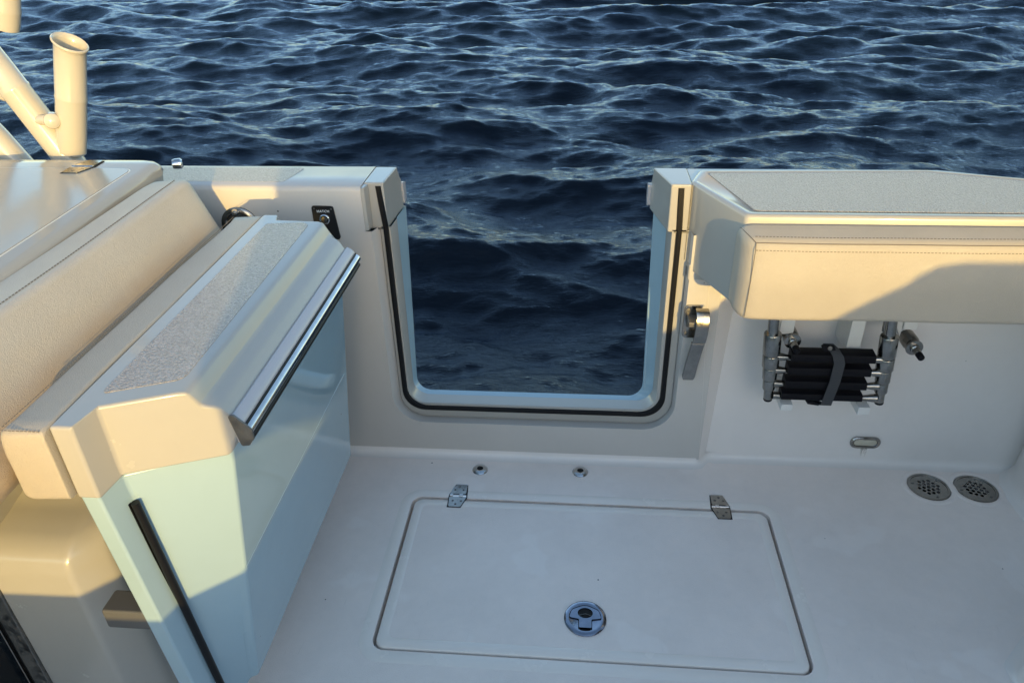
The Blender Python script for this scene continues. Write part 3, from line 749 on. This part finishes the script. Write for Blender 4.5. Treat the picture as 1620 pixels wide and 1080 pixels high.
# rod holder: straight upper tube with a slant-cut flared mouth, bent foot
def rod_holder(top_, mid, low, name, r=.0335):
    t_, m_, b_ = Vector(top_), Vector(mid), Vector(low)
    mb_ = MB(); ax = (t_-m_).normalized(); X = Vector((1, 0, 0)); X = (X-ax*X.dot(ax)).normalized(); Yv = ax.cross(X)
    seg = 36; loops = []
    def ring(c, rr, cut, cutdir=(-.24, .10)):
        return [tuple(c+rr*(math.cos(a)*X+math.sin(a)*Yv)+ax*(cut*(cutdir[0]*math.cos(a)+cutdir[1]*math.sin(a)))) for a in [2*math.pi*k/seg for k in range(seg)]]
    d2 = (b_-m_).normalized()
    def ring2(c, rr):
        X2 = (Vector((1, 0, 0))-d2*d2.x).normalized(); Y2 = (-d2).cross(X2)
        return [tuple(c+rr*(math.cos(a)*X2+math.sin(a)*Y2)) for a in [2*math.pi*k/seg for k in range(seg)]]
    loops = [ring2(b_, r*.96), ring2(b_*.6+m_*.4, r), ring2(m_-ax*.006, r), ring(m_, r*1.02, 0), ring(m_+ax*.004, r*1.035, 0), ring(m_+ax*.008, r, 0), ring(t_-ax*.03, r, .0), ring(t_-ax*.008, r, .034), ring(t_-ax*.003, r*1.06, .034), ring(t_, r*1.14, .034), ring(t_+ax*.003, r*1.15, .034), ring(t_+ax*.005, r*1.08, .034), ring(t_+ax*.002, r*.98, .034), ring(t_-ax*.012, r*.90, .034), ring(t_-ax*.15, r*.88, 0)]
    return mb_.loft(loops).build(name, POWDER, rack, ang=60)
rod_holder((-1.162, YR, 1.089), (-1.201, YR, .968), (-1.243, YR, .842), 'rod_holder')
rod_holder((-1.215, YR, 1.36), (-1.290, YR, 1.16), (-1.305, YR, 1.125), 'rod_holder', .030)
MB().tube([(-1.305, YR-.01, .915), (-1.272, YR-.025, .925), (-1.235, YR-.030, .925)], .012, 16).build('joint_pin', POWDER, rack)
MB().lathe([(.001, .012), (.010, .011), (.017, .006), (.019, -.002), (.019, -.014), (.001, -.02)], (-1.240, YR-.036, .925), (.5, -.8, .1), seg=24).build('joint_knob', POWDER, rack)

# ================================================================ fixtures on the wall
# round steel plate
t = thing('hawse_plate', (-.812, YW, .70), 'round polished steel plate on the left wall behind the door cushion', 'deck plate')
MB().lathe([(.046, 0), (.046, .004), (.042, .0075), (.034, .008), (.031, .004), (.001, .003)], (-.812, YW, .688), (0, -1, 0), seg=48, caps=False).build('disc', STEEL, t)
MB().lathe([(.001, .018), (.005, .017), (.0085, .011), (.008, .005), (.005, .002)], (-.812, YW-.006, .724), (0, -1, .15), seg=20, caps=False).build('ball_catch', CHROME, t)
# hatch switch
t = thing('switch_panel', (-.595, YW, .70), 'small black plate marked HATCH with a ringed push button', 'switch')
MB().prism_y(rnd([(-.628, .655), (-.568, .655), (-.576, .7385), (-.628, .7395)], .006, 4), YW-.0035, YW).build('plate', PLATE, t)
text_mb('HATCH', .0085, lambda x, y, z: (-.601+x, YW-.0040-z, .7235+y)).build('lettering', INK, t)
MB().lathe([(.0125, .0), (.0125, .003), (.0105, .0045), (.0085, .004), (.0085, .0)], (-.600, YW-.003, .7065), (0, -1, 0), seg=28, caps=False).build('button_ring', CHROME, t)
MB().lathe([(.0082, .001), (.0075, .0042), (.0001, .0045)], (-.600, YW-.003, .7065), (0, -1, 0), seg=24, caps=False).build('button', STEEL, t)
for zx, zz_ in ((-.622, .733), (-.581, .732)): MB().lathe([(.0022, 0), (.002, .001), (.0001, .0012)], (zx, YW-.0035, zz_), (0, -1, 0), seg=10, caps=False).build('screw', DULL, t)
# door latch handle
t = thing('door_latch', (.285, YW, .40), 'steel lever latch on the wall right of the doorway', 'latch')
MB().prism_y(rnd([(.262, .405), (.305, .405), (.305, .495), (.262, .495)], .010, 5), YW-.006, YW+.001).build('base_plate', STEEL, t, bevel=.0015, seg=2)
for z in (.483, .418): MB().lathe([(.006, 0), (.0055, .0015), (.002, .002), (.0018, .0008), (.0001, .0008)], (.272, YW-.006, z), (0, -1, 0), seg=16, caps=False).build('screw', DULL, t)
MB().prism_x([(YW-.004, .435), (YW-.042, .455), (YW-.042, .468), (YW-.004, .470)], .270, .300).build('pivot_block', DULL, t, bevel=.002)
lo = []
for z, y, x, w in ((.500, YW-.030, .300, .0155), (.497, YW-.042, .3005, .0155), (.487, YW-.050, .301, .0155), (.465, YW-.055, .301, .0155), (.44, YW-.055, .3000, .0155), (.416, YW-.051, .298, .0155)):
    lo.append([(x-w, y, z), (x+w, y, z), (x+w, y+.006, z-.001), (x-w, y+.006, z-.001)])
MB().loft(lo).build('lever', STEEL, t, bevel=.0015, seg=2)
lo = []
for z, y, x, w in ((.413, YW-.048, .2975, .0155), (.38, YW-.040, .2945, .0155), (.34, YW-.034, .290, .0155), (.305, YW-.032, .2865, .0155), (.296, YW-.031, .286, .0125)):
    lo.append([(x-w, y, z), (x+w, y, z), (x+w, y+.014, z), (x-w, y+.014, z)])
MB().loft(lo).build('lever_grip', STEEL, t, bevel=.002, seg=2)
# oval courtesy light
t = thing('courtesy_light', (.775, YW+.01, .087), 'small oval steel light low on the wall above a rust streak', 'light')
def oval(w, h): 
    o = []
    for k in range(32):
        a = 2*math.pi*k/32; cx = (w-h) if math.cos(a) > 0 else -(w-h); o.append((cx+h*math.cos(a), h*math.sin(a)))
    return o
yl = rk(.070)
lo = [[(.785+x, yl+d, .070+z) for x, z in oval(w, h)] for w, h, d in ((.0395, .0185, 0), (.0395, .0185, -.004), (.0365, .0155, -.0065), (.032, .0120, -.006), (.030, .0100, -.003))]
MB().loft(lo, caps=False).build('bezel', STEEL, t)
lo = [[(.785+x, yl+d, .070+z) for x, z in oval(w, h)] for w, h, d in ((.0305, .0105, -.0025), (.026, .0070, -.0050))]
MB().loft(lo).build('lens', LENS, t)
_x = None
RUST = mat('rust_streak', (.42, .34, .22), .6); n, l, b = nodes(RUST)
g = MB(); 
for x0, w, z1 in ((.781, .0045, .018), (.792, .003, .024), (.786, .009, .034)):
    g.loft([[(x0-w, rk(.05)-.0006, .0520), (x0+w, rk(.05)-.0006, .0520)], [(x0-w*.7, rk(z1)-.0006, (z1+.0520)/2), (x0+w*.6, rk(z1)-.0006, (z1+.0520)/2)], [(x0-w*.3, rk(z1)-.0008, z1), (x0+w*.25, rk(z1)-.0008, z1)]], closed=False, caps=False)
g_rust = g
tr = n.new('ShaderNodeBsdfTransparent'); mx = n.new('ShaderNodeMixShader'); v = tc(RUST, (1, 1, .25))
fac = ramp(RUST, noise(RUST, v, 260, 4, .6), [(.40, .0), (.75, .55)]); l.new(fac, mx.inputs[0]); l.new(tr.outputs[0], mx.inputs[1]); l.new(b.outputs[0], mx.inputs[2])
l.new(mx.outputs[0], n['Material Output'].inputs[0])
g_rust.build('rust_streak', RUST, t)

# ================================================================ boarding ladder, folded under the bolster
lad = thing('boarding_ladder', (.61, 1.57, .26), 'folded steel boarding ladder with four black steps strapped together on the wall', 'ladder')
YL = 1.558
def post(xt, xb, s_):
    P = lambda z, dy=0: (xb+(xt-xb)*(z-.265)/(.60-.265), YL+dy, z)
    segs = [(.64, .445, .0125), (.455, .398, .0205), (.396, .362, .0200), (.360, .327, .0172), (.325, .297, .0148), (.296, .268, .0108)]
    for i, (z1, z0, r) in enumerate(segs):
        nm = 'post_tube'
        m_ = MB(); m_.lathe([(r*.95, 0), (r, .0025), (r, z1-z0-.002), (r*.95, z1-z0)] if i else [(r, 0), (r, z1-z0)], P(z0), (xt-xb, 0, .335), seg=24)
        m_.build(nm, STEEL, lad)
    MB().lathe([(.0100, 0), (.0108, .002), (.0108, .005)], P(.263), (xt-xb, 0, .335), seg=20).build('end_plug', RUBM, lad)
    return P
PL = post(.452, .481, 1); PR = post(.716, .748, -1)
MB().tube([(.452+.006, YL+.012, .64), (.466, YL+.012, .46)], .007, 12).build('inner_tube', STEEL, lad)
MB().tube([(.716-.008, YL+.012, .64), (.722, YL+.012, .46)], .007, 12).build('inner_tube', STEEL, lad)
# steps
for i, (z, xl, xr) in enumerate(((.3985, .514, .7065), (.3610, .512, .7040), (.3225, .511, .7020), (.2870, .508, .6990))):
    a = PL(z); b_ = PR(z); h = .0175 if i < 3 else .0150
    P = [(YL+.016, z-h*.62), (YL+.016, z+h*.62), (YL-.017, z+h*.50), (YL-.019, z-h*.62)]
    stp = MB().loft([[(x, y, zz_) for y, zz_ in rnd(P, .0016, 2)] for x in (xl, xr)]).build('step', RUBM, lad)
    zc = z-.006
    MB().lathe([(.0105, 0), (.0095, .014), (.0050, .036)], (a[0]+.010, YL-.004, zc), (1, 0, -.03), seg=18).build('step_end_cone', STEEL, stp)
    MB().lathe([(.0115, 0), (.0095, .014), (.0060, .036)], (b_[0]-.010, YL-.004, zc), (-1, 0, -.03), seg=18).build('step_end_cone', STEEL, stp)
# strap loop
sp2 = [(.5985, YL+.006, .425), (.607, YL-.012, .422), (.617, YL-.024, .408), (.6225, YL-.0265, .39), (.6215, YL-.0270, .34), (.6165, YL-.0265, .295), (.6145, YL-.0240, .268), (.609, YL-.012, .262), (.590, YL+.004, .264)]
lo = []
for i, (x, y, z) in enumerate(sp2):
    w = .0125
    lo.append([(x-w, y, z), (x+w, y, z), (x+w, y+.0022, z), (x-w, y+.0022, z)])
stp = MB().loft(lo).build('strap', WEB, lad)
MB().prism_y(rnd([(.575, .432), (.607, .430), (.612, .418), (.585, .416)], .003, 3), YL-.014, YL-.008).build('strap_end', RUBM, lad)
MB().lathe([(.0055, 0), (.005, .0018), (.0001, .0022)], (.597, YL-.014, .4255), (0, -1, .2), seg=16, caps=False).build('snap', DULL, lad)
MB().prism_y(rnd([(.563, .279), (.575, .262), (.603, .258), (.603, .266), (.580, .270)], .002, 2), YL-.012, YL-.006).build('strap_tail', RUBM, lad)
# white board brackets on the wall
for k, (x0, x1, z0, z1, lb) in enumerate(((.484, .520, .425, .60, 'white plastic wall block behind the upper left corner of the folded ladder'), (.508, .536, .250, .268, 'white plastic foot block under the left end of the lowest ladder step'), (.650, .682, .390, .60, 'white upright plastic block behind the ladder, left of its right post'), (.692, .720, .244, .266, 'white plastic foot block under the right end of the lowest ladder step'), (.765, .800, .445, .60, 'white plastic wall block above the right locking pin'))):
    y0 = 1.532 if k in (1, 3) else 1.585
    o = MB().loft([[(x0, y0, z0), (x1, y0, z0), (x1, rk(z0)+.01, z0), (x0, rk(z0)+.01, z0)], [(x0, y0, z1), (x1, y0, z1), (x1, rk(z1)+.01, z1), (x0, rk(z1)+.01, z1)]])
    if k in (0, 4):
        xs0 = .46 if k == 0 else .735
        o = MB().prism_y([(xs0+.008, z1), (xs0+.008, z0+.035), (x0+.003, z0-.01), (x0+.003, z1)], y0+.004, rk(z0)+.01)
        o.box(x0+.003, x1, y0, rk(z0)+.01, z0+.012, z1)
    ob = o.build('mounting_block', POLY, bevel=.0015, loc=(x0, 1.6, z0)); tag(ob, lb, 'bracket', 'white ladder mounting blocks')
# locking pins
for k, (x, z) in enumerate(((.518, .426), (.800, .416))):
    t = thing('locking_pin', (x, 1.60, z), ['round steel pin sticking out above the left end of the ladder steps', 'round steel pin sticking out of the wall right of the ladder'][k], 'pin', 'steel locking pins')
    d = (0.02, -1, -.05)
    MB().lathe([(.019, -.02), (.0195, .010), (.0150, .022), (.0100, .028)], (x, 1.605, z), d, seg=32).build('boss', STEEL, t)
    MB().lathe([(.010, .028), (.0195, .0285), (.0200, .031), (.0195, .033), (.011, .034), (.0110, .040), (.0085, .042), (.0080, .058), (.0060, .060)], (x, 1.605, z), d, seg=32).build('collar', STEEL, t)
    MB().lathe([(.0078, .058), (.0082, .060), (.0078, .074), (.0050, .077), (.0001, .0775)], (x, 1.605, z), d, seg=24).build('rubber_tip', RUBM, t)

# ================================================================ unseen opposite side, plus pieces added to cast shadows and block sky
PY = -1.0
far = thing('far_cockpit_side', (0, PY, 0), 'opposite cockpit side and gunwale of the boat, unseen, its top edge shaped to cast the shadows', 'boat side')
sil = [(-3.2, -.3), (-3.2, .60), (-.185, .677), (-.05, .686), (.007, .725), (.077, .750), (.937, .810), (1.025, .850), (1.057, .902), (1.156, .945), (1.265, 1.024), (1.333, 1.068), (1.345, 1.083), (1.393, 1.091), (3.4, 1.10), (3.4, -.3)]  # top outline traced back from the shadow edges it casts
MB().prism_y(sil, PY-.14, PY).build('wall_panel', GEL, far)
seat = thing('shadow_silhouette', (.35, PY, .6), 'unseen panel added behind the camera, cut to the outline of a cast shadow', 'light blocker')
s2 = [(.12, .73), (.086, .755), (.068, .792), (.055, .832), (.037, .881), (.019, .915), (.001, .941), (.002, 1.035), (-.020, 1.05), (-.028, 1.085), (-.007, 1.119), (.005, 1.16), (.008, 1.30), (.66, 1.30), (.66, .73)]
MB().prism_y(s2, PY-.05, PY-.001).build('backrest', VINYL, seat)  # flat panel added as a sun blocker, outline traced from the shadow edges

ht = thing('shade_roof', (2.6, .1, 2.0), 'unseen roof panel added out of view to the right to block sky light', 'boat roof')
MB().prism_z(rnd([(1.35, -1.0), (4.2, -1.0), (4.2, 1.35), (1.35, 1.35)], .15, 6), 2.02, 2.10).build('roof_panel', GEL, ht, bevel=.02)  # added roof, keeps sky light off the right end
MB().tube([(2.3, 1.25, .9), (2.15, 1.2, 2.02)], .03, 16).build('support_pole', POWDER, ht)
cb = thing('shade_wall', (2.5, .3, 0), 'unseen wall block added out of view to the right to shade the far end', 'boat cabin')
MB().box(2.35, 4.2, -.3, 1.45, 0, 1.9).build('wall_panel', GEL, cb, bevel=.02)  # added block, darkens the right end of the cockpit
